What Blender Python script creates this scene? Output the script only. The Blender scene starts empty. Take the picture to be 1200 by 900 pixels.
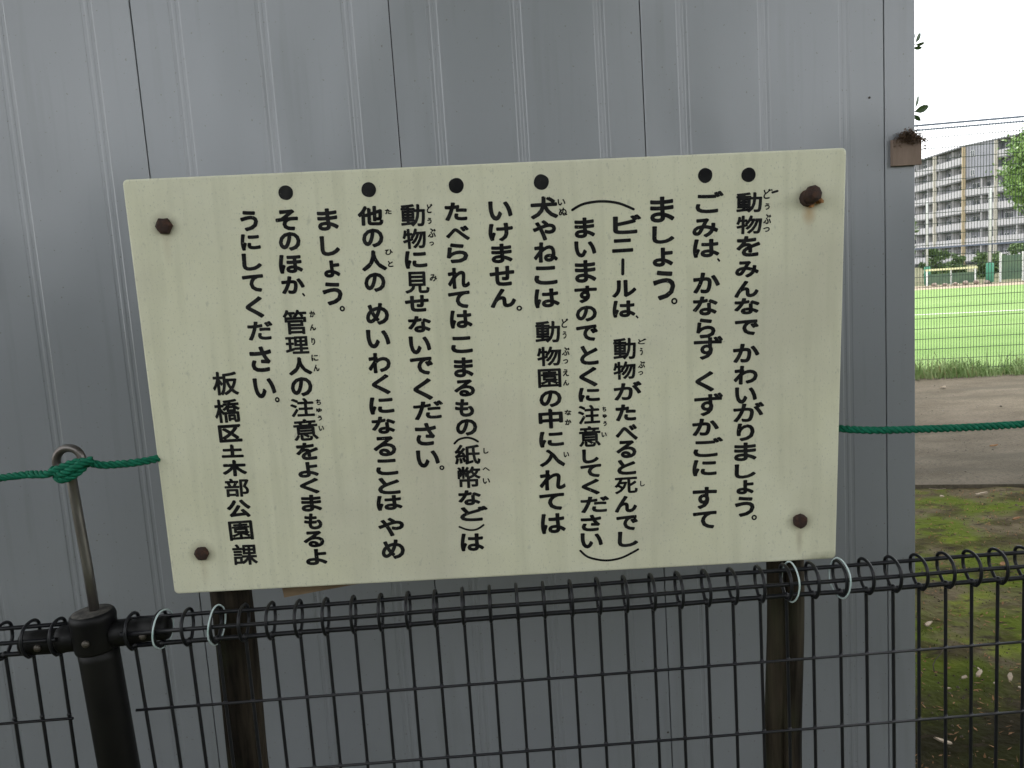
import bpy, math, random
import numpy as np
from mathutils import Vector, Matrix, noise
random.seed(7); RNG = np.random.default_rng(11)
R = math.radians
SC = bpy.context.scene
COL = SC.collection

# ---------------------------------------------------------------- camera
EYE = Vector((0.0, -1.4, 1.5))
PITCH, ROLL = R(7.0504), R(-3.7562)
cam_d = bpy.data.cameras.new('camera')
cam = bpy.data.objects.new('camera', cam_d); COL.objects.link(cam)
_f = Vector((0, math.cos(PITCH), -math.sin(PITCH))); _r = Vector((1, 0, 0)); _u = Vector((0, math.sin(PITCH), math.cos(PITCH)))
_c, _s = math.cos(ROLL), math.sin(ROLL)
_r2 = _c*_r + _s*_u; _u2 = -_s*_r + _c*_u
cam.matrix_world = Matrix(((_r2.x, _u2.x, -_f.x, EYE.x), (_r2.y, _u2.y, -_f.y, EYE.y), (_r2.z, _u2.z, -_f.z, EYE.z), (0, 0, 0, 1)))
cam_d.sensor_width = 36; cam_d.lens = 36*930.2/1200
cam_d.clip_start = 0.02; cam_d.clip_end = 2000
cam_d.dof.use_dof = True; cam_d.dof.focus_distance = 1.5; cam_d.dof.aperture_fstop = 20
SC.camera = cam

# ---------------------------------------------------------------- sky, sun, exposure
SUN_EL, SUN_AZ = R(58), R(35)          # azimuth clockwise from +Y
world = bpy.data.worlds.new('World'); SC.world = world; world.use_nodes = True
nt = world.node_tree; nt.nodes.clear()
out = nt.nodes.new('ShaderNodeOutputWorld'); bg = nt.nodes.new('ShaderNodeBackground'); bg.inputs['Strength'].default_value = 0.105
sky = nt.nodes.new('ShaderNodeTexSky'); sky.sky_type = 'NISHITA'; sky.sun_disc = False
sky.sun_elevation = SUN_EL; sky.sun_rotation = SUN_AZ; sky.dust_density = 2.0
tc = nt.nodes.new('ShaderNodeTexCoord'); mp = nt.nodes.new('ShaderNodeMapping'); mp.inputs['Scale'].default_value = (1, 1, 2.4)
nz = nt.nodes.new('ShaderNodeTexNoise'); nz.inputs['Scale'].default_value = 2.3; nz.inputs['Detail'].default_value = 7
cr = nt.nodes.new('ShaderNodeValToRGB'); cr.color_ramp.elements[0].position = 0.34; cr.color_ramp.elements[1].position = 0.52
cr.color_ramp.elements[0].color = (.55, .55, .55, 1)
mx = nt.nodes.new('ShaderNodeMixRGB'); mx.inputs['Color2'].default_value = (9.0, 9.2, 9.4, 1)
nt.links.new(tc.outputs['Generated'], mp.inputs['Vector']); nt.links.new(mp.outputs['Vector'], nz.inputs['Vector'])
nt.links.new(nz.outputs['Fac'], cr.inputs['Fac']); nt.links.new(cr.outputs['Color'], mx.inputs['Fac'])
nt.links.new(sky.outputs['Color'], mx.inputs['Color1']); nt.links.new(mx.outputs['Color'], bg.inputs['Color'])
nt.links.new(bg.outputs['Background'], out.inputs['Surface'])
sun_d = bpy.data.lights.new('sun', 'SUN'); sun_d.energy = 1.8; sun_d.angle = R(10); sun_d.color = (1.0, .96, .9)
sun = bpy.data.objects.new('sun', sun_d); COL.objects.link(sun)
_sd = Vector((math.sin(SUN_AZ)*math.cos(SUN_EL), math.cos(SUN_AZ)*math.cos(SUN_EL), math.sin(SUN_EL)))
sun.rotation_euler = _sd.to_track_quat('Z', 'Y').to_euler(); sun.location = (20, 30, 40)
SC.view_settings.view_transform = 'Standard'; SC.view_settings.look = 'None'
SC.view_settings.gamma = 1; SC.view_settings.exposure = 1.5
SC.cycles.max_bounces = 6; SC.cycles.use_denoising = True

# ---------------------------------------------------------------- helpers
class Mesh:
    def __init__(self): self.v = []; self.f = []; self.smooth = False
    def add(self, vs, fs):
        o = len(self.v); self.v.extend([tuple(p) for p in vs]); self.f.extend([tuple(i+o for i in q) for q in fs]); return self
    def box(self, x0, y0, z0, x1, y1, z1, M=None):
        vs = [Vector(p) for p in ((x0,y0,z0),(x1,y0,z0),(x1,y1,z0),(x0,y1,z0),(x0,y0,z1),(x1,y0,z1),(x1,y1,z1),(x0,y1,z1))]
        if M is not None: vs = [M @ p for p in vs]
        return self.add(vs, [(0,3,2,1),(4,5,6,7),(0,1,5,4),(1,2,6,5),(2,3,7,6),(3,0,4,7)])
    def tube(self, pts, rad, n=8, closed=False, cap=True, jit=None):
        pts = [Vector(p) for p in pts]; m = len(pts); rr = rad if isinstance(rad, (list, tuple)) else [rad]*m
        rings = []; up = None
        for i, p in enumerate(pts):
            a = pts[i-1] if (i > 0 or closed) else p; b = pts[(i+1) % m] if (i < m-1 or closed) else p
            t = (b-a).normalized()
            if up is None:
                up = Vector((0,0,1)) if abs(t.z) < .9 else Vector((0,1,0))
            x = (up - t*up.dot(t))
            if x.length < 1e-6: x = t.orthogonal()
            x.normalize(); y = t.cross(x); up = x
            ring = []
            for k in range(n):
                an = 2*math.pi*k/n; r = rr[i]*(jit(i, k) if jit else 1)
                ring.append(p + x*(math.cos(an)*r) + y*(math.sin(an)*r))
            rings.append(ring)
        vs = [q for ring in rings for q in ring]; fs = []
        for i in range(m if closed else m-1):
            for k in range(n):
                a = i*n+k; b = i*n+(k+1) % n; c = ((i+1) % m)*n+(k+1) % n; d = ((i+1) % m)*n+k
                fs.append((a, b, c, d))
        if cap and not closed:
            fs.append(tuple(range(n-1, -1, -1))); fs.append(tuple((m-1)*n+k for k in range(n)))
        return self.add(vs, fs)
    def lathe(self, prof, n=24, M=None):
        vs = []; fs = []
        for (r, z) in prof:
            for k in range(n):
                a = 2*math.pi*k/n; vs.append(Vector((r*math.cos(a), r*math.sin(a), z)))
        if M is not None: vs = [M @ p for p in vs]
        for i in range(len(prof)-1):
            for k in range(n):
                fs.append((i*n+k, i*n+(k+1) % n, (i+1)*n+(k+1) % n, (i+1)*n+k))
        fs.append(tuple(range(n-1, -1, -1))); fs.append(tuple((len(prof)-1)*n+k for k in range(n)))
        return self.add(vs, fs)
    def data(self, name, mat=None, smooth=None):
        me = bpy.data.meshes.new(name); me.from_pydata(self.v, [], self.f); me.update()
        if mat: me.materials.append(mat)
        if smooth or (smooth is None and self.smooth):
            me.polygons.foreach_set('use_smooth', [True]*len(me.polygons))
        return me
    def build(self, name, mat, parent=None, smooth=None):
        return link(name, self.data(name, mat, smooth), parent)

def link(name, me, parent=None, M=None):
    o = bpy.data.objects.new(name, me); COL.objects.link(o)
    if parent is not None: o.parent = parent
    if M is not None: o.matrix_local = M
    return o
def empty(name, loc=(0,0,0), rz=0):
    o = bpy.data.objects.new(name, None); COL.objects.link(o); o.location = loc; o.rotation_euler = (0,0,rz)
    o.empty_display_size = .1; return o
def tag(o, label=None, cat=None, group=None, kind=None):
    if label: o['label'] = label
    if cat: o['category'] = cat
    if group: o['group'] = group
    if kind: o['kind'] = kind
    return o
def np_mesh(name, V, F4, mat, parent=None, smooth=False):
    """V (n,3), F4 (m,k) equal-size faces"""
    me = bpy.data.meshes.new(name); k = F4.shape[1]
    me.vertices.add(len(V)); me.vertices.foreach_set('co', np.ascontiguousarray(V, dtype=np.float32).ravel())
    me.loops.add(F4.size); me.loops.foreach_set('vertex_index', np.ascontiguousarray(F4, dtype=np.int32).ravel())
    me.polygons.add(len(F4)); me.polygons.foreach_set('loop_start', np.arange(0, F4.size, k, dtype=np.int32))
    me.update(calc_edges=True); me.validate()
    if smooth: me.polygons.foreach_set('use_smooth', [True]*len(me.polygons))
    me.materials.append(mat); return link(name, me, parent)

# ---------------------------------------------------------------- materials
def mat(name, col, rough=.7, col2=None, scale=20, detail=4, ramp=(.35, .65), bump=0, bscale=None, spec=.5, metal=0, map_scale=(1,1,1), rough2=None, sss=0):
    m = bpy.data.materials.new(name); m.use_nodes = True; t = m.node_tree; b = t.nodes['Principled BSDF']
    b.inputs['Base Color'].default_value = (*col, 1); b.inputs['Roughness'].default_value = rough
    b.inputs['Specular IOR Level'].default_value = spec; b.inputs['Metallic'].default_value = metal
    if col2 is not None or bump:
        tc = t.nodes.new('ShaderNodeTexCoord'); mp = t.nodes.new('ShaderNodeMapping'); mp.inputs['Scale'].default_value = map_scale
        t.links.new(tc.outputs['Object'], mp.inputs['Vector'])
        if col2 is not None:
            n = t.nodes.new('ShaderNodeTexNoise'); n.inputs['Scale'].default_value = scale; n.inputs['Detail'].default_value = detail
            n.inputs['Roughness'].default_value = .62
            r = t.nodes.new('ShaderNodeValToRGB'); r.color_ramp.elements[0].position = ramp[0]; r.color_ramp.elements[1].position = ramp[1]
            r.color_ramp.elements[0].color = (*col, 1); r.color_ramp.elements[1].color = (*col2, 1)
            t.links.new(mp.outputs['Vector'], n.inputs['Vector']); t.links.new(n.outputs['Fac'], r.inputs['Fac'])
            t.links.new(r.outputs['Color'], b.inputs['Base Color'])
            if rough2 is not None:
                mr = t.nodes.new('ShaderNodeMapRange'); mr.inputs['To Min'].default_value = rough; mr.inputs['To Max'].default_value = rough2
                t.links.new(n.outputs['Fac'], mr.inputs['Value']); t.links.new(mr.outputs['Result'], b.inputs['Roughness'])
        if bump:
            n2 = t.nodes.new('ShaderNodeTexNoise'); n2.inputs['Scale'].default_value = bscale or scale; n2.inputs['Detail'].default_value = 5
            bp = t.nodes.new('ShaderNodeBump'); bp.inputs['Strength'].default_value = 1; bp.inputs['Distance'].default_value = bump
            t.links.new(mp.outputs['Vector'], n2.inputs['Vector']); t.links.new(n2.outputs['Fac'], bp.inputs['Height'])
            t.links.new(bp.outputs['Normal'], b.inputs['Normal'])
    return m
def layer(m, col, scale, ramp, map_scale=(1,1,1), detail=3, coord='Object', amount=1.0, seed=0.0):
    """mix another colour over the material's base colour with a noise mask"""
    t = m.node_tree; b = t.nodes['Principled BSDF']; inp = b.inputs['Base Color']
    mix = t.nodes.new('ShaderNodeMixRGB'); mix.inputs['Color2'].default_value = (*col, 1)
    if inp.links: t.links.new(inp.links[0].from_socket, mix.inputs['Color1'])
    else: mix.inputs['Color1'].default_value = inp.default_value[:]
    tc = t.nodes.new('ShaderNodeTexCoord'); mp = t.nodes.new('ShaderNodeMapping'); mp.inputs['Scale'].default_value = map_scale; mp.inputs['Location'].default_value = (seed, seed*.7, seed*1.3)
    n = t.nodes.new('ShaderNodeTexNoise'); n.inputs['Scale'].default_value = scale; n.inputs['Detail'].default_value = detail
    r = t.nodes.new('ShaderNodeMapRange'); r.inputs['From Min'].default_value = ramp[0]; r.inputs['From Max'].default_value = ramp[1]; r.inputs['To Max'].default_value = amount
    t.links.new(tc.outputs[coord], mp.inputs['Vector']); t.links.new(mp.outputs['Vector'], n.inputs['Vector']); t.links.new(n.outputs['Fac'], r.inputs['Value'])
    t.links.new(r.outputs['Result'], mix.inputs['Fac']); t.links.new(mix.outputs['Color'], inp)
    return m
def spot(m, centre, r0, r1, col, amount=1.0, stretch=(1,1,1), wob=.0):
    """a stain or painted shade of its own shape at a place on the object (object coordinates)"""
    t = m.node_tree; b = t.nodes['Principled BSDF']; inp = b.inputs['Base Color']
    mix = t.nodes.new('ShaderNodeMixRGB'); mix.inputs['Color2'].default_value = (*col, 1)
    if inp.links: t.links.new(inp.links[0].from_socket, mix.inputs['Color1'])
    else: mix.inputs['Color1'].default_value = inp.default_value[:]
    tc = t.nodes.new('ShaderNodeTexCoord'); sub = t.nodes.new('ShaderNodeVectorMath'); sub.operation = 'SUBTRACT'; sub.inputs[1].default_value = centre
    mul = t.nodes.new('ShaderNodeVectorMath'); mul.operation = 'MULTIPLY'; mul.inputs[1].default_value = stretch
    ln = t.nodes.new('ShaderNodeVectorMath'); ln.operation = 'LENGTH'
    n = t.nodes.new('ShaderNodeTexNoise'); n.inputs['Scale'].default_value = 60; n.inputs['Detail'].default_value = 4
    ad = t.nodes.new('ShaderNodeMath'); ad.operation = 'MULTIPLY_ADD'; ad.inputs[1].default_value = wob
    r = t.nodes.new('ShaderNodeMapRange'); r.inputs['From Min'].default_value = r1; r.inputs['From Max'].default_value = r0; r.inputs['To Max'].default_value = amount
    t.links.new(tc.outputs['Object'], sub.inputs[0]); t.links.new(sub.outputs[0], mul.inputs[0]); t.links.new(mul.outputs[0], ln.inputs[0])
    t.links.new(tc.outputs['Object'], n.inputs['Vector']); t.links.new(n.outputs['Fac'], ad.inputs[0]); t.links.new(ln.outputs['Value'], ad.inputs[2])
    t.links.new(ad.outputs[0], r.inputs['Value']); t.links.new(r.outputs['Result'], mix.inputs['Fac']); t.links.new(mix.outputs['Color'], inp)
    return m

M_soil = mat('soil', (.092,.074,.044), .95, (.155,.128,.078), 9, 6, (.35,.7), bump=.012, bscale=28)
layer(M_soil, (.095,.125,.016), 2.4, (.43,.56), detail=6)
layer(M_soil, (.16,.195,.025), 6, (.55,.72), detail=5, amount=.85, seed=3)
layer(M_soil, (.050,.040,.018), 4, (.50,.60), map_scale=(1,1.6,1), detail=8, amount=.75, seed=12)
spot(M_soil, (1.35,.90,0), .35, 1.05, (.016,.014,.007), .88, stretch=(.8,1.25,1), wob=.35)  # shade at the shed's foot, painted into the soil colour
layer(M_soil, (.035,.026,.018), 11, (.60,.68), map_scale=(1,2.2,1), detail=6, amount=.85, seed=8)
M_path = mat('asphalt path', (.112,.095,.070), .9, (.166,.142,.108), 2.2, 8, (.35,.65), bump=.005, bscale=70, map_scale=(.8,1.3,1))
layer(M_path, (.055,.050,.042), 45, (.52,.72), detail=5, amount=.65)
layer(M_path, (.24,.22,.18), 70, (.62,.74), detail=3, amount=.6, seed=9)
layer(M_path, (.090,.082,.062), 1.1, (.52,.62), map_scale=(.45,1.8,1), detail=8, amount=.6, seed=5)
M_turf = mat('turf', (.125,.215,.058), .9, (.170,.265,.085), .35, 5, (.35,.65), map_scale=(.5,1.6,1))
layer(M_turf, (.13,.22,.035), 90, (.45,.7), amount=.5)
M_dirt = mat('far dirt', (.33,.27,.20), .95, (.26,.21,.15), 2)
M_ground = mat('far ground', (.09,.10,.05), .95, (.13,.12,.075), .6)
for _m, _sp in ((M_soil,.06),(M_path,.07),(M_turf,.12),(M_dirt,.1),(M_ground,.1)): _m.node_tree.nodes['Principled BSDF'].inputs['Specular IOR Level'].default_value = _sp
M_chalk = mat('chalk', (.75,.76,.72), .9)
M_wall = mat('blue grey paint', (.240,.254,.274), .19, (.256,.270,.290), 1.2, 2, spec=.78, rough2=.28, map_scale=(1,1,.6))
def wall_waves(m):
    t = m.node_tree; b = t.nodes['Principled BSDF']; tc = t.nodes.new('ShaderNodeTexCoord'); mp = t.nodes.new('ShaderNodeMapping')
    mp.inputs['Scale'].default_value = (1.6, 1, .9); gm = t.nodes.new('ShaderNodeNewGeometry')
    n = t.nodes.new('ShaderNodeTexNoise'); n.inputs['Scale'].default_value = 2.0; n.inputs['Detail'].default_value = 1.2
    n2 = t.nodes.new('ShaderNodeTexNoise'); n2.inputs['Scale'].default_value = 320; n2.inputs['Detail'].default_value = 1
    b1 = t.nodes.new('ShaderNodeBump'); b1.inputs['Distance'].default_value = .018; b2 = t.nodes.new('ShaderNodeBump'); b2.inputs['Distance'].default_value = .00008
    t.links.new(gm.outputs['Position'], mp.inputs['Vector']); t.links.new(mp.outputs['Vector'], n.inputs['Vector']); t.links.new(gm.outputs['Position'], n2.inputs['Vector'])
    t.links.new(n.outputs['Fac'], b1.inputs['Height']); t.links.new(n2.outputs['Fac'], b2.inputs['Height']); t.links.new(b1.outputs['Normal'], b2.inputs['Normal']); t.links.new(b2.outputs['Normal'], b.inputs['Normal'])
wall_waves(M_wall)
layer(M_wall, (.17,.18,.185), 5, (.56,.74), map_scale=(6,6,.35), detail=5, amount=.30, seed=2)       # rain streaks
layer(M_wall, (.13,.125,.11), 130, (.71,.76), detail=1, amount=.6, seed=6)                          # specks of dirt
M_dark = mat('dark gap', (.02,.02,.02), .9)
M_roof = mat('roof sheet', (.2,.22,.24), .5)
M_mesh = mat('black coated wire', (.007,.008,.011), .40, (.012,.012,.014), 60, spec=.32)
M_post = mat('black post coating', (.004,.004,.0045), .5, (.008,.0078,.007), 14, 5, spec=.22)
M_cap = mat('dusty cap', (.035,.033,.030), .85, (.10,.092,.078), 60, 5, (.4,.7), bump=.001, bscale=120)
M_bolt = mat('galvanised bolt', (.11,.10,.085), .5, (.05,.04,.03), 120, metal=.5)
M_steel = mat('weathered steel rod', (.19,.18,.17), .38, (.10,.085,.075), 25, 4, metal=.75, map_scale=(1,1,.25))
M_rope = mat('green rope', (.002,.095,.052), .7, (.006,.150,.085), 120, spec=.22)
M_tie = mat('pale plastic tie', (.50,.60,.60), .35, (.22,.36,.32), 14, ramp=(.55,.7))
M_board = mat('cream enamel board', (.655,.648,.478), .5, (.70,.693,.54), 7, 4, (.3,.7), spec=.3, bump=.0006, bscale=9)
M_black = mat('black lettering', (.006,.006,.007), .6, spec=.15)
layer(M_black, (.30,.30,.24), 240, (.685,.72), detail=3, amount=.8)
layer(M_black, (.022,.022,.022), 30, (.4,.7), detail=3)
M_rust = mat('rusty bolt', (.028,.014,.010), .85, (.075,.030,.014), 110, 4, (.45,.75), bump=.001, bscale=260)
M_rust2 = mat('orange rust', (.30,.13,.045), .95, (.42,.22,.09), 200, bump=.001)
M_wood = mat('weathered wood', (.007,.0055,.004), .92, (.072,.058,.040), 22, 7, (.38,.72), bump=.005, bscale=30, map_scale=(1,1,.09))
layer(M_wood, (.035,.040,.020), 9, (.55,.7), map_scale=(1,1,.5), amount=.6)
M_slat = mat('brown slat', (.13,.085,.045), .8, (.24,.17,.10), 40, 4, map_scale=(.1,1,1))
M_ply = mat('plywood', (.20,.145,.115), .85, (.27,.205,.165), 30, 4, map_scale=(1,1,.2))
M_moss = mat('dry moss', (.045,.022,.014), .95, (.15,.095,.055), 200)
M_weed = mat('weed blades', (.17,.27,.09), .7, (.42,.50,.26), 3)
M_straw = mat('dry blades', (.38,.33,.18), .8)
M_chip = mat('pale wood chip', (.50,.42,.33), .85, (.36,.28,.2), 90)
M_leafd = mat('dead leaf', (.20,.10,.05), .8, (.30,.17,.08), 60)
for _m in (M_wood, M_ply, M_weed, M_straw, M_chip, M_leafd): _m.node_tree.nodes['Principled BSDF'].inputs['Specular IOR Level'].default_value = .15
M_bark = mat('bark', (.06,.048,.036), .95, (.11,.09,.07), 12, 5, map_scale=(1,1,.2), bump=.02, bscale=8)
M_leafA = mat('dark green leaf', (.035,.085,.022), .45, (.055,.11,.03), 3)
M_leafB = mat('leaf green crown', (.13,.25,.05), .6, (.24,.36,.10), .8)
M_leafC = mat('hedge green', (.07,.12,.035), .7, (.11,.17,.05), .8)
M_fgreen = mat('fence paint grey', (.06,.085,.065), .6, spec=.2)
M_rail = mat('rail galvanised', (.20,.24,.32), .6)
M_conc = mat('pale grey tile', (.46,.45,.46), .8, (.52,.50,.50), .6)
M_conc2 = mat('mid grey wall', (.27,.27,.30), .8, (.31,.31,.34), .5)
M_cream = mat('cream pier', (.60,.56,.47), .8)
M_ochre = mat('ochre pier', (.50,.40,.25), .8)
M_slab = mat('slab', (.20,.20,.21), .8)
M_glass = mat('window glass', (.05,.06,.07), .12, (.20,.20,.20), .35, ramp=(.5,.62))
M_frame = mat('window frame', (.62,.62,.62), .5)
M_white = mat('white paint', (.78,.78,.76), .5)
M_polew = mat('pole grey white', (.50,.50,.49), .6)
M_pad = mat('green padding', (.05,.20,.13), .8)
M_yel = mat('pale yellow rail', (.68,.66,.38), .6)
M_net = mat('green net', (.065,.11,.075), .9, (.10,.15,.09), 2.5)
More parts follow.
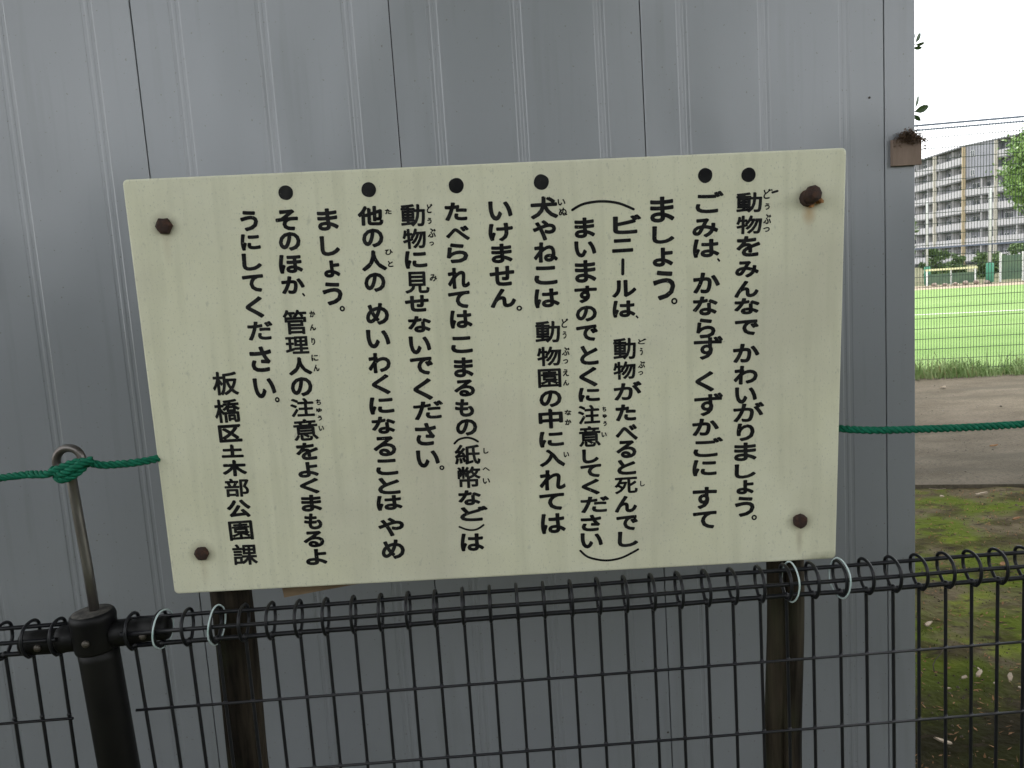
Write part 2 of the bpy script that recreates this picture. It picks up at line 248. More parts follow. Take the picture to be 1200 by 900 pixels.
TEXT = [
    ('動 451.2 289.7 45.1 34.5 物 451.4 251.7 45.4 32 を 450.1 214.6 42.5 36.2 み 448 174.8 42.3 29.3 ん 447.2 140.1 43.6 29.8 な 448.2 109.7 45.3 29.5 で 447.9 71.9 43.3 28.3 か 447.4 25.8 48.2 34.6 わ 446.8 -14.3 43.8 34.6 い 447.3 -51.5 40.4 30.8 が 452.4 -82.9 56.6 36.9 り 447.1 -120.3 33.3 33.7 ま 446.8 -157.1 42 35.4 し 446.7 -193.8 39.4 28.1 ょ 446.7 -224.6 32.7 27.9 う 446.3 -262.3 37.1 39.7 。 464.1 -284.3 10.5 10.8',
     'ど 482.4 302.8 13.2 17 う 482.8 281.4 8.9 11.4 ぶ 483.1 260 13.9 17.2 つ 482 242.1 11.4 8.5', (449.7, 336.4, 12.8), [(1.94, [(491.6, 304.8), (500.5, 307.0)]), (1.19, [(490.0, 309.4), (490.9, 308.6)])]),
    ('ご 381.8 293.4 48.7 37.8 み 374.1 249.8 45.8 33 は 375.6 214.6 47 32.2 、 397.6 193.3 6 6.8 か 376.1 154.2 48 37.1 な 373.7 113.7 44.6 34.4 ら 374.7 74.1 34.7 36.1 ず 378.8 38.4 52.7 42.7 く 372.2 -22.6 34 37.9 ず 379.3 -65.1 52.9 42.6 か 373.5 -106.7 49.1 32.5 ご 378.3 -144.9 54.9 36.9 に 371.6 -183.8 45.2 31.1 す 371.4 -241.4 45.5 43 て 371.3 -283.9 44.6 34.6',
     '', (374.4, 338.5, 13.2), []),
    ('ま 299.1 284.4 42.6 44.1 し 300.4 241.2 39.1 30.7 ょ 299.2 202.7 36.3 33.4 う 300.9 153.6 39.5 52.5 。 318.7 124.9 11.6 11.9',
     '', None, []),
    ('ビ 237.3 262 49.5 33.2 ニ 228.7 225.9 37.4 23.6 ル 230 151.1 43.4 30.5 は 229 115.3 40.7 30.2 、 252 100.1 5.4 5.9 動 228.6 44.2 40.6 38.9 物 227.7 5.1 40.9 32.9 が 232.8 -32.5 51 33.8 た 228.4 -72.5 37.7 31.1 べ 228.9 -109.6 40.6 30.1 る 228 -140.9 37.1 33.7 と 227.8 -174.7 35.1 29.1 死 226.1 -209.5 42.6 31.7 ん 225.1 -245.3 41.4 32.5 で 226.5 -281.8 40.5 29.7 し 227.4 -313.8 38.4 30.5',
     'ど 260.1 55.8 15.2 10.1 う 258.5 37.9 5.5 13.8 ぶ 258.4 14 13.2 12.9 つ 256.6 -1.2 9 7.3 し 256.4 -207.6 8.9 10.6', None, [(2.22, [(142.9, 290.6), (154.1, 296.7), (167.5, 300.9), (194.2, 303.0), (223.8, 298.4), (249.4, 287.1)]), (2.85, [(228.9, 201.3), (228.1, 176.8)])]),
    ('ま 163.4 259.4 35.8 35.3 い 163.5 222.8 38.4 28.5 ま 162.7 184.3 37.8 39.6 す 161.9 144.2 40.1 30.7 の 162 110.2 37.8 28.5 で 162.4 75.4 39 29.3 と 165 35.7 33.4 35.3 く 162.2 -3.6 33 36.3 に 162.9 -36.1 39.1 26.3 注 161.4 -72.4 40.1 35.5 意 161.6 -113.3 39.7 39.1 し 161.8 -150.4 30.1 27.3 て 162.1 -178.4 38.7 25.3 く 160.7 -208.5 33.6 30.4 だ 167.4 -242.9 53.2 31.6 さ 159.5 -278.4 38.6 32.4 い 159.6 -312.8 42 30.3',
     'ち 189.3 -63.9 7.3 9.1 ゅ 190 -76.8 8.1 7.7 う 190 -90.8 6.5 9.3 い 187.9 -111.4 9.7 9.4', None, [(2.08, [(137.8, -331.4), (150.2, -343.4), (169.2, -350.5), (190.5, -353.4), (214.1, -349.7), (233.5, -341.3), (246.0, -334.6)])]),
    ('犬 94.2 296.8 47.8 38.3 や 93.4 258.2 40.7 35.1 ね 94.2 220.4 42.4 35.4 こ 92.8 180.5 41.1 32.8 は 93.1 140.8 44.9 33.6 動 92.5 81.2 44.1 38.8 物 93.3 37.3 43.4 35.2 園 92.6 -2.3 42.1 34.5 の 92.8 -39.9 40.3 31.6 中 91.9 -76.5 44.4 37.1 に 91.7 -114.7 45.4 29.9 入 92.1 -149.9 46.6 33.4 れ 90.8 -191.9 48.1 39 て 88.2 -233.2 46.3 33 は 89 -275.2 46.1 39.2',
     'い 124.7 304.5 13.5 11.1 ぬ 126.9 288.5 15.1 13.6 ど 123.3 95.2 12.2 16.8 う 122.2 74.2 7 13.5 ぶ 123.3 44.5 13.9 15.4 つ 122.4 26.6 9 8.4 え 122 6.2 11.1 13 ん 122 -12.1 11 10.5 な 123.6 -66.9 12.1 10.2 か 123.3 -84.7 11.5 11.2 い 117.9 -145.1 10.2 10.4', (91.0, 339.7, 13.7), []),
    ('い 18.6 294.8 41.4 33.4 け 17.5 258.4 43 31.2 ま 17.5 222.2 37 33.8 せ 16 183.1 43.7 35 ん 16.1 144.5 45.5 33.5 。 43.8 125.4 10.3 9.5',
     '', None, []),
    ('た -58.1 296.7 39.1 31.4 べ -57.2 259.8 41.4 25.5 ら -59.8 226.3 37.7 34.6 れ -60.1 183 38.5 36.9 て -61 145.1 38.3 30.7 は -59.7 110.8 39.9 32.4 こ -61 65.5 38.7 30.2 ま -60 24.8 35.2 36.4 る -60.5 -12.8 37.5 31.4 も -62.6 -48.9 34.7 33.3 の -60.9 -84.8 38.9 31.3 紙 -62 -135.6 46.7 38 幣 -61.4 -178.4 42.2 41.2 な -62.6 -217.4 41.7 29.6 ど -56.4 -248.3 51.3 29.3 は -62.3 -303.5 43.7 34.9',
     'し -28.1 -130.3 9.4 10.9 へ -29.6 -164.7 13.3 7.1 い -30.2 -187.1 13.4 10.9', (-55.1, 340.2, 13.6), [(2.01, [(-84.4, -113.8), (-76.1, -106.7), (-62.6, -103.9), (-51.3, -106.4), (-41.8, -112.2)]), (1.89, [(-84.4, -272.3), (-71.6, -278.1), (-59.1, -279.8), (-49.5, -277.5), (-39.7, -271.0)])]),
    ('動 -132.4 293.8 41.9 38.1 物 -132.4 254.2 40.8 34.7 に -132.3 218.4 39.1 30.7 見 -132.7 178.7 42.6 38.2 せ -135.6 142.2 42.1 29.7 な -133.2 105.5 40.8 29.8 い -134.9 68.5 39.4 32.7 で -134.6 31.3 41.1 32.5 く -135.1 -11.4 34.3 40.1 だ -127.4 -49.8 54.2 33.8 さ -135.1 -93.9 38.3 42.5 い -134.1 -139.7 42.6 33.3 。 -109.9 -157.8 9.4 9.3',
     'ど -103.1 304 10.1 15.9 う -104.5 283.2 7.5 10.9 ぶ -101.8 262.5 14.1 16.1 つ -103.3 244.4 8 7.1 み -104 185.6 12.9 12.9', None, []),
    ('他 -205.2 296.2 43.9 33.5 の -204.1 258.5 37.1 32.4 人 -204.8 219.9 43.6 35.6 の -206.1 182.5 37 33.8 め -206 127.1 40.9 38.7 い -207.7 83 42.6 33.7 わ -208.8 40.3 40.1 36.8 く -209.1 1.1 32.7 37.1 に -210.7 -36.8 44.7 31.8 な -209.8 -73.1 42.9 32.7 る -210.4 -112.4 41.3 37.7 こ -209.3 -151.4 40.3 30.7 と -208 -187 41 32.1 は -209.8 -219 47.4 28.8 や -209.8 -265.7 47.8 36.2 め -209.5 -309.2 43.4 38.4',
     'た -174.2 302 11.3 9 ひ -178.1 233.2 13.6 9.8 と -176.7 213 9.4 10.9', (-205.0, 340.0, 13.1), []),
    ('ま -278.9 293.3 35.9 37.7 し -278.8 248.7 33.7 34.6 ょ -279 209 28.5 29.8 う -281.2 166.3 34.8 40.7 。 -266.5 139.4 9.5 10.2',
     '', None, []),
    ('そ -348.8 295.5 38.9 35.7 の -347.2 259.2 37.6 32.3 ほ -349 220.7 41.4 32.7 か -348.4 184.4 40.7 31.2 、 -331.6 166.9 5.5 6.6 管 -350.8 119.8 41.7 43.5 理 -350.9 79.1 41.4 31.4 人 -349.3 41.5 41.4 32.3 の -349.9 4.3 38.7 35.3 注 -352 -33.2 43 34.7 意 -349.9 -74.5 43.9 40.5 を -350.7 -114.4 40.1 33.1 よ -352.2 -148.7 37.4 29.4 く -352.2 -179.3 35.2 29.9 ま -351.6 -212.1 37.7 32.3 も -351.6 -247.1 33.3 31.4 る -353.4 -281.3 38.2 32.1 よ -351.8 -316.1 39.6 31.8',
     'か -319.5 132.5 10.2 11.6 ん -320.8 109 10.9 11.2 り -322.1 84.3 6.9 12.9 に -322 55.1 12.4 11.8 ん -320.7 36.8 10.9 12.2 ち -322.6 -24.9 9 10.9 ゅ -322.8 -39.8 10.5 7.9 う -322.7 -54.2 7.8 9.6 い -321.5 -73.1 9.7 9.6', (-346.2, 341.1, 13.0), []),
    ('う -413 296.9 30.3 34.9 に -414.4 261.2 33.9 28.2 し -415.5 227.3 33.7 29.9 て -417.2 190.8 36.9 30.8 く -418.7 148.9 31.2 38.1 だ -412.8 107.4 44.4 33.6 さ -416.7 57 38.7 46.1 い -415.2 5.5 39.7 37.2 。 -395.1 -16.9 8.5 10.1',
     '', None, []),
    ('板 -483.6 17.1 45.6 43 橋 -485.6 -32.7 45.7 43.2 区 -484.9 -74.1 41.7 32.6 土 -484.5 -106.8 39.6 24.6 木 -483.7 -138.7 43.8 31 部 -483.5 -175.5 44.4 35.1 公 -484 -215.5 43.4 34.5 園 -484.6 -257.3 44.1 37.6 課 -482 -303.8 45.4 41.2',
     '', None, []),
]
# ================================================================ GROUND
def sheet(name, pts, z, m, kind='structure', **k):
    o = Mesh().add([(x, y, z) for x, y in pts], [tuple(range(len(pts)))]).build(name, m); tag(o, kind=kind); return o
sheet('ground', [(-900,-900),(900,-900),(900,900),(-900,900)], -.06, M_ground)
# mossy soil: a relief sheet
nx, ny = 230, 190; x0, x1, y0, y1 = -6.0, 8.0, -5.0, 6.2
xs = np.linspace(x0, x1, nx); ys = np.linspace(y0, y1, ny)
V = []
for y in ys:
    for x in xs:
        h = .018*noise.noise(Vector((x*1.3, y*1.3, 0))) + .012*noise.noise(Vector((x*5, y*5, 3))) + .006*noise.noise(Vector((x*15, y*15, 7)))
        V.append((x, y, h - .012))
ii = np.arange(nx*ny).reshape(ny, nx)
F = np.stack([ii[:-1,:-1], ii[:-1,1:], ii[1:,1:], ii[1:,:-1]], -1).reshape(-1, 4)
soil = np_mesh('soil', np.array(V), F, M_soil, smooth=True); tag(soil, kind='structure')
# path: a slab with a real edge
def near(x): return 3.727 - .2257*(x-2.624)
def far(x): return 8.55 - .135*(x-5.127)
pm = Mesh(); N = 60
top = []; 
for i in range(N+1):
    x = -9 + 34*i/N; w = .012*noise.noise(Vector((x*3, 0, 0)))
    top.append((x, near(x)+w, far(x)-.12))
for (xa, na, fa), (xb, nb, fb) in zip(top, top[1:]):
    pm.add([(xa,na,.016),(xb,nb,.016),(xb,fb,.016),(xa,fa,.016),(xa,na+.004,-.05),(xb,nb+.004,-.05),(xa,fa,-.05),(xb,fb,-.05)],
           [(0,1,2,3),(4,5,1,0),(3,2,7,6)])
tag(pm.build('path', M_path), kind='structure')
sheet('playing_field', [(-30, 13.0),(-30, 54),(19.96-4, 37.5+1.3),(24.4, 36.1),(70, 22),(70,-1),(25,5.95)], -.012, M_turf)
sheet('dirt_strip', [(-30,54),(-30,61),(21,43.5),(26,41),(70,27),(70,22),(24.4,36.1),(15.96,38.8)], -.008, M_dirt)
fl = Mesh()
fl.add([(-10,27.2,-.004),(40,10.5,-.004),(40,10.64,-.004),(-10,27.34,-.004)], [(0,1,2,3)])
tag(fl.build('field_line', M_chalk), kind='structure')

# ================================================================ SHED WALL
WY = R(2.3416)
shed = tag(empty('shed', (0, .6, 0), WY), 'long blue-grey shed clad in ribbed metal panels behind the notice board', 'shed')
PW = .6035; S0 = -.8385; H = 2.72
def panel_mesh(w, grooves, taper=0.0):
    prof = [(0.0012, .012), (0.0012, .0012), (.0026, 0)]
    for g in grooves:
        a = g*w
        prof += [(a-.0140, 0), (a-.0115, .0013), (a-.0050, .0015), (a-.0028, .0004), (a+.0028,.0004), (a+.0050, .0015), (a+.0115, .0013), (a+.0140, 0)]
    prof += [(w-.0026, 0), (w-.0012, .0012), (w-.0012, .012)]
    m = Mesh(); nzs = 10
    vs = []; 
    for j in range(nzs+1):
        z = H*j/nzs
        for (x, y) in prof:
            xx = x + (taper*j/nzs if x > w*.5 else 0)
            vs.append((xx, y, z))
    n = len(prof); fs = []
    for j in range(nzs):
        for i in range(n-1): fs.append((j*n+i, j*n+i+1, (j+1)*n+i+1, (j+1)*n+i))
    m.add(vs, fs); return m
pmesh = panel_mesh(PW, (1/6, .5, 5/6)).data('wall_panel', M_wall)
for k in range(-11, 3):
    link('wall_panel', pmesh, shed, Matrix.Translation((S0+PW*k, 0, 0)))
SE = S0+PW*3
ct = panel_mesh(.0755, (), .0048)
o = ct.build('corner_trim', M_wall, shed); o.location = (SE, 0, 0)
o = Mesh().box(SE+.0803-.004, .0122, 0, SE+.0803+.0004, .08, H-.002).build('corner_return', M_wall, shed)
Mesh().box(S0-PW*11+.005, .0125, -.05, SE+.074, 2.3, H-.01).build('shed_body', M_dark, shed)
for k in range(4):
    m = Mesh().box(0, 0, 0, .004, .548, H-.004)
    o = m.build('side_panel', M_wall, shed); o.location = (SE+.0745, .082+.55*k, 0)
Mesh().box(S0-PW*11-.05, -.06, H+.002, SE+.13, 2.4, H+.09).build('roof', M_roof, shed)
for (sx, z) in ((.9335, 1.905), (.36, .275)):
    o = Mesh().lathe([(.0028,0),(.0028,.0012),(.001,.002)], 8, Matrix.Rotation(R(90), 4, 'X')).build('screw', M_bolt, shed); o.location = (sx, -.0002, z)

# ================================================================ NOTICE BOARD
sign = tag(empty('notice_board', (-.02, .09, 0)), 'cream notice board with black Japanese lettering on two wooden posts', 'notice board')
SO = Vector((-.0246, .012, 1.3353)); SU = Vector((.9997, .0162, -.0183)).normalized(); SV = Vector((.0191, -.0508, .9985)); SV = (SV - SU*SV.dot(SU)).normalized()
SNn = SU.cross(SV)                                   # towards the reader
SM = Matrix(((SU.x, -SNn.x, SV.x, SO.x), (SU.y, -SNn.y, SV.y, SO.y), (SU.z, -SNn.z, SV.z, SO.z), (0, 0, 0, 1)))
SML = Matrix.Translation((-sign.location)) @ SM      # sign plane in the sign empty's space
W2, H2 = .6204, .3747
def round_rect(hw, hh, r, n=6, wob=0):
    pts = []
    for cx, cz, a0 in ((hw-r, hh-r, 0), (-hw+r, hh-r, 90), (-hw+r, -hh+r, 180), (hw-r, -hh+r, 270)):
        for k in range(n+1):
            a = R(a0+90*k/n); pts.append((cx+r*math.cos(a), cz+r*math.sin(a)))
    return pts
bm_ = Mesh(); T = .011; loops = []
for ins, y in ((.0035, 0), (.0012, .0008), (0, .0032), (0, T-.003), (.002, T)):
    loops.append([(x, y, z) for x, z in round_rect(W2-ins, H2-ins, .008)])
n = len(loops[0]); vs = [p for l in loops for p in l]; fs = [tuple(range(n))[::-1], tuple((len(loops)-1)*n+k for k in range(n))]
for i in range(len(loops)-1):
    for k in range(n): fs.append((i*n+k, i*n+(k+1) % n, (i+1)*n+(k+1) % n, (i+1)*n+k))
fs[0] = tuple(range(n)); fs = [f if i == 0 else f for i, f in enumerate(fs)]
bm_.add(vs, fs)
# dirt, age and stains of the enamel
layer(M_board, (.52,.50,.40), 3.0, (.50,.66), detail=4, amount=.55)                         # pinkish tired patches
layer(M_board, (.40,.41,.34), 330, (.60,.70), map_scale=(1,1,.6), detail=3, amount=.65)
layer(M_board, (.50,.50,.37), 12, (.50,.72), map_scale=(3.5,1,.22), detail=5, amount=.40, seed=7)     # specks
layer(M_board, (.36,.37,.30), 85, (.64,.72), map_scale=(1,1,.5), detail=4, amount=.40, seed=4)
spot(M_board, (-.50,0,.30), .02, .26, (.50,.50,.42), .30, stretch=(1,1,1.2), wob=.25)
spot(M_board, (-.05,0,-.12), .03, .30, (.64,.585,.47), .45, stretch=(.7,1,1), wob=.25)
for (bx, bz) in ((-557.4,294.6), (-559.8,-296.7), (557.4,296), (549.7,-295.1)):
    spot(M_board, (bx/1000, 0, bz/1000), .010, .034, (.20,.17,.10), .55, wob=.012)
    spot(M_board, (bx/1000, 0, bz/1000-.030), .004, .040, (.40,.32,.20), .28, stretch=(3.4,1,.8), wob=.012)
spot(M_board, (.5565, 0, .268), .004, .026, (.42,.27,.12), .75, stretch=(1.3,1,.8), wob=.012)
spot(M_board, (.5497, 0, -.335), .003, .020, (.30,.28,.20), .5, stretch=(2.2,1,.5), wob=.012)
spot(M_board, (.60, 0, -.372), .012, .05, (.22,.22,.13), .7, stretch=(.7,1,2.2), wob=.03)
board = bm_.build('board', M_board, sign); board.matrix_local = SML

GLY = {}
def glyph(ch):
    if ch in GLY: return GLY[ch]
    c = bpy.data.curves.new('glyph', 'FONT'); c.body = ch; c.resolution_u = 3
    o = bpy.data.objects.new('glyph', c); COL.objects.link(o); bpy.context.view_layer.update()
    me = bpy.data.meshes.new_from_object(o.evaluated_get(bpy.context.evaluated_depsgraph_get()))
    V = np.array([v.co[:2] for v in me.vertices]); P = [tuple(p.vertices) for p in me.polygons]
    cnt = {}
    for p in P:
        for a, b in zip(p, p[1:]+p[:1]):
            k = (min(a, b), max(a, b)); cnt[k] = cnt.get(k, 0)+1
    E = [k for k, q in cnt.items() if q == 1]
    bpy.data.objects.remove(o); bpy.data.curves.remove(c); bpy.data.meshes.remove(me)
    mn, mxx = V.min(0), V.max(0); V = (V-(mn+mxx)/2)/(mxx-mn)
    GLY[ch] = (V, P, E); return GLY[ch]
NS = 8
DISC = [(math.cos(2*math.pi*k/NS), math.sin(2*math.pi*k/NS)) for k in range(NS)]
def capsule(m, a, b, r, y):
    a = Vector(a); b = Vector(b); d = b-a
    if d.length > 1e-9:
        n_ = Vector((-d.y, d.x)).normalized()*r
        q = [a+n_, a-n_, b-n_, b+n_]; m.add([(p.x, y, p.y) for p in q], [(0,1,2,3)])
    m.add([(a.x+r*cx, y-.00001, a.y+r*cy) for cx, cy in DISC], [tuple(range(NS))])
DENSE = set('動物注意死園管理紙幣板橋部課見')
def put(m, ch, u, v, w, h, small=False):
    V, P, E = glyph(ch)
    r = (1.15 if ch in DENSE else 1.75)
    if ch in 'ずごがだべ': r = 1.45
    if small: r = .55
    if ch in '、': r = 1.0
    if ch in '。': r = .75
    rot = R(random.uniform(-1.6, 1.6)); c, s = math.cos(rot), math.sin(rot)
    sx, sy = max(w-2*r, 1), max(h-2*r, 1)
    X = V[:,0]*sx; Z = V[:,1]*sy; X, Z = X*c-Z*s, X*s+Z*c
    X = (X+u)/1000; Z = (Z+v)/1000; r /= 1000
    m.add([(x, -.0005, z) for x, z in zip(X, Z)], P)
    seen = set()
    for a, b in E: capsule(m, (X[a], Z[a]), (X[b], Z[b]), r, -.00052)
def parse(s):
    t = s.split(); return [(t[i], *map(float, t[i+1:i+5])) for i in range(0, len(t), 5)]
for main, furi, bullet, strokes in TEXT:
    m = Mesh()
    for it in parse(main): put(m, *it)
    for (r, pts) in strokes:
        # smooth the hand-drawn stroke
        P3 = [Vector((a/1000, b/1000)) for a, b in pts]
        if len(P3) > 2:
            Q = []
            for i in range(len(P3)-1):
                p0 = P3[max(i-1,0)]; p1 = P3[i]; p2 = P3[i+1]; p3 = P3[min(i+2, len(P3)-1)]
                for j in range(6):
                    t = j/6; Q.append(.5*((2*p1)+(p2-p0)*t+(2*p0-5*p1+4*p2-p3)*t*t+(3*p1-p0-3*p2+p3)*t*t*t))
            P3 = Q+[P3[-1]]
        for a, b in zip(P3, P3[1:]): capsule(m, a, b, r/1000, -.00052)
        capsule(m, P3[-1], P3[-1], r/1000, -.00052)
    m.build('lettering', M_black, board)
    if furi:
        m = Mesh()
        for it in parse(furi): put(m, *it, small=True)
        m.build('reading_aid', M_black, board)
    if bullet:
        bx, bz, br = bullet; br *= .96
        pts = []
        for k in range(28):
            a = 2*math.pi*k/28; q = br*(1+.05*noise.noise(Vector((math.cos(a)*1.3+bx, math.sin(a)*1.3, 0))))
            pts.append(((bx+q*math.cos(a))/1000, -.00053, (bz+q*math.sin(a))/1000))
        Mesh().add(pts, [tuple(range(28))]).build('bullet_mark', M_black, board)

# rusty bolts
def hexbolt(r, L, m_, seed):
    m = Mesh(); rnd = random.Random(seed); n = 12
    prof = [(r*1.0, .0), (r*1.06, L*.35), (r*.98, L*.75), (r*.72, L*.97), (r*.3, L*1.03)]
    vs = []; fs = []
    for (q, z) in prof:
        for k in range(n):
            a = 2*math.pi*k/n; f = q*(1 + .07*math.cos(6*a+seed) + rnd.uniform(-.06, .06)); vs.append((f*math.cos(a), -z, f*math.sin(a)))
    for i in range(len(prof)-1):
        for k in range(n): fs.append((i*n+k, i*n+(k+1) % n, (i+1)*n+(k+1) % n, (i+1)*n+k))
    fs.append(tuple((len(prof)-1)*n+k for k in range(n)))
    m.add(vs, fs); return m
for i, (bx, bz, r) in enumerate(((-557.4,294.6,.0132), (-559.8,-296.7,.0125), (549.7,-295.1,.0130))):
    o = hexbolt(r, .009, M_rust, i).build('bolt', M_rust, sign, smooth=False); o.matrix_local = SML @ Matrix.Translation((bx/1000, 0, bz/1000))
# the bolt that has worked loose sticks out, bent up and to the right
m = Mesh(); m.lathe([(.0150,.0),(.0135,.004),(.0125,.012)], 12, Matrix.Rotation(R(90), 4, 'X'))
m.tube([(0,-.004,.0),(.0005,-.011,.003),(.002,-.018,.006)], [.0130,.0120,.0115], 12)
m.lathe([(.0128,0),(.0148,.002),(.0144,.010),(.0105,.0145),(.004,.0155)], 9, Matrix.Translation((.001,-.014,.005)) @ Matrix.Rotation(R(90), 4, 'X') @ Matrix.Rotation(R(14), 4, 'Y') @ Matrix.Rotation(R(-12), 4, 'X'))
o = m.build('bolt', M_rust, sign); o.matrix_local = SML @ Matrix.Translation((.5535, 0, .2925)); tag(o, 'rusty bolt sticking out of the board')
m = Mesh(); rnd = random.Random(4)
for i in range(26):
    a = rnd.uniform(-2.6,-.4); q = rnd.uniform(.008,.018); s = rnd.uniform(.0012,.003)
    m.box(q*math.cos(a)+.003-s, -.006-rnd.uniform(0,.006), q*math.sin(a)-s, q*math.cos(a)+.003+s, -.0002, q*math.sin(a)+s)
o = m.build('rust_flakes', M_rust2, sign); o['kind'] = 'stuff'; o.matrix_local = SML @ Matrix.Translation((.5575, 0, .2960))

# wooden posts (split, weathered)
def wood_post(name, path, r, seed):
    m = Mesh(); pts = []
    P = [Vector(p) for p in path]; ns = 46
    for i in range(ns+1):
        t = i/ns*(len(P)-1); k = min(int(t), len(P)-2); q = P[k].lerp(P[k+1], t-k)
        q = q + Vector((.004*noise.noise(Vector((seed, q.z*3, 0))), .004*noise.noise(Vector((seed, q.z*3, 5))), 0)); pts.append(q)
    n = 40
    cr = [random.Random(seed).uniform(0, 6.28) for _ in range(5)]
    def jit(i, k):
        a = 2*math.pi*k/n; z = pts[i].z
        g = 1 + .05*noise.noise(Vector((math.cos(a)*2+seed, math.sin(a)*2, z*1.5))) + .035*noise.noise(Vector((math.cos(a)*9+seed, math.sin(a)*9, z*4)))
        for j, c in enumerate(cr):
            d = abs((a - c - .25*noise.noise(Vector((z*2, j, seed))) + math.pi) % (2*math.pi) - math.pi)
            if d < .10: g -= .16*(1-d/.10)*(.6+.4*math.sin(z*5+j))
        return g
    m.tube(pts, r, n, jit=jit)
    m.v = [tuple(Vector(p)-sign.location) for p in m.v]
    return m.build(name, M_wood, sign, smooth=False)
wood_post('post', [(-.586,.150,-.25),(-.585,.112,.6),(-.577,.098,.97),(-.574,.060,1.66)], .0385, 3)
wood_post('post', [(.512,.160,-.25),(.512,.125,.6),(.5145,.112,.95),(.515,.078,1.63)], .0355, 11)
o = Mesh().box(-.13,-.012,-.014,.105,.012,.012).build('slat', M_slat, sign)
o.matrix_local = Matrix.Translation(Vector((-.335,.075,.966))-sign.location) @ Matrix.Rotation(R(-7), 4, 'Y')

# ================================================================ MESH FENCE
FY = R(1.35)
PH = .892
def fence_thing(label):
    return tag(empty('mesh_fence', (0, 0, 0), FY), label, 'fence')
fence = fence_thing('low black wire mesh fence with rolled top running under the notice board')
RC = .0300; ZC = .9215; RV = .0031
pts = [(0, 0, -.02), (0, 0, .3), (0, 0, .6), (0, 0, ZC-RC-.006)]
prof = [(0,-.0300),(-.0150,-.0270),(-.0265,-.0130),(-.0300,.0030),(-.0270,.0170),(-.0160,.0275),(-.0010,.0315),(.0130,.0305),(.0245,.0250),(.0290,.0160),(.0285,.0060),(.0270,-.0040),(.0180,-.0155),(.0090,-.0240),(.0030,-.0285)]
for i in range(len(prof)-1):          # the rolled top: forward, over the rails and back down behind them
    p0 = prof[max(i-1,0)]; p1 = prof[i]; p2 = prof[i+1]; p3 = prof[min(i+2, len(prof)-1)]
    for t in (0, .5):
        q = [.5*(2*p1[j]+(p2[j]-p0[j])*t+(2*p0[j]-5*p1[j]+4*p2[j]-p3[j])*t*t+(3*p1[j]-p0[j]-3*p2[j]+p3[j])*t**3) for j in (0,1)]
        pts.append((0, q[0], ZC+q[1]))
pts.append((0, prof[-1][0], ZC+prof[-1][1]))
wm = Mesh().tube(pts, RV, 6)
for zz, rr in ((ZC-RC+.0045, .0062), (.773, .0042), (.633, .0042)):      # weld beads
    wm.lathe([(rr*.35,-rr*1.1),(rr*.9,-rr*.5),(rr,0),(rr*.9,rr*.5),(rr*.35,rr*1.1)], 8, Matrix.Translation((0,-.001,zz)))
wire_m = wm.data('vertical_wire', M_mesh, True)
def fence_run(s_list, s0, s1, first_z):
    for s in s_list:
        ln = R(2.0)*math.exp(-(s+.717)/.12) if s > -.72 else 0
        T0 = Matrix.Translation((0, 0, PH))
        link('vertical_wire', wire_m, fence, Matrix.Translation((s+random.uniform(-.0008,.0008), 0, 0)) @ T0 @ Matrix.Rotation(-ln+R(random.uniform(-.12,.12)), 4, 'Y') @ T0.inverted() @ Matrix.Rotation(R(random.uniform(-1.5,1.5)), 4, 'Z'))
    for (y, z, r) in ((.0190, ZC+.0170, .0041), (-.0240, ZC+.0065, .0041), (-.001, ZC-RC+.0050, .0046)):
        mm = Mesh(); mm.smooth = True
        mm.tube([(s0+(s1-s0)*i/12, y, z+.0008*math.sin(i*2.1+z*40)) for i in range(13)], r, 8).build('top_rail', M_mesh, fence)
    for z in first_z:
        Mesh().tube([(s0+.0, -.0048, z), ((s0+s1)/2, -.0048, z-.001), (s1, -.0048, z)], .0028, 6).build('horizontal_wire', M_mesh, fence, smooth=True)
zs = (.773, .633, .493, .353, .213, .073)
fence_run([-.717+.05*i for i in range(38)], -.728, 1.142, zs)
fence_run([-.851-.05*i for i in range(37)], -2.66, -.843, tuple(z-.006 for z in zs))
fence_run([1.283+.05*i for i in range(37)], 1.272, 3.09, zs)
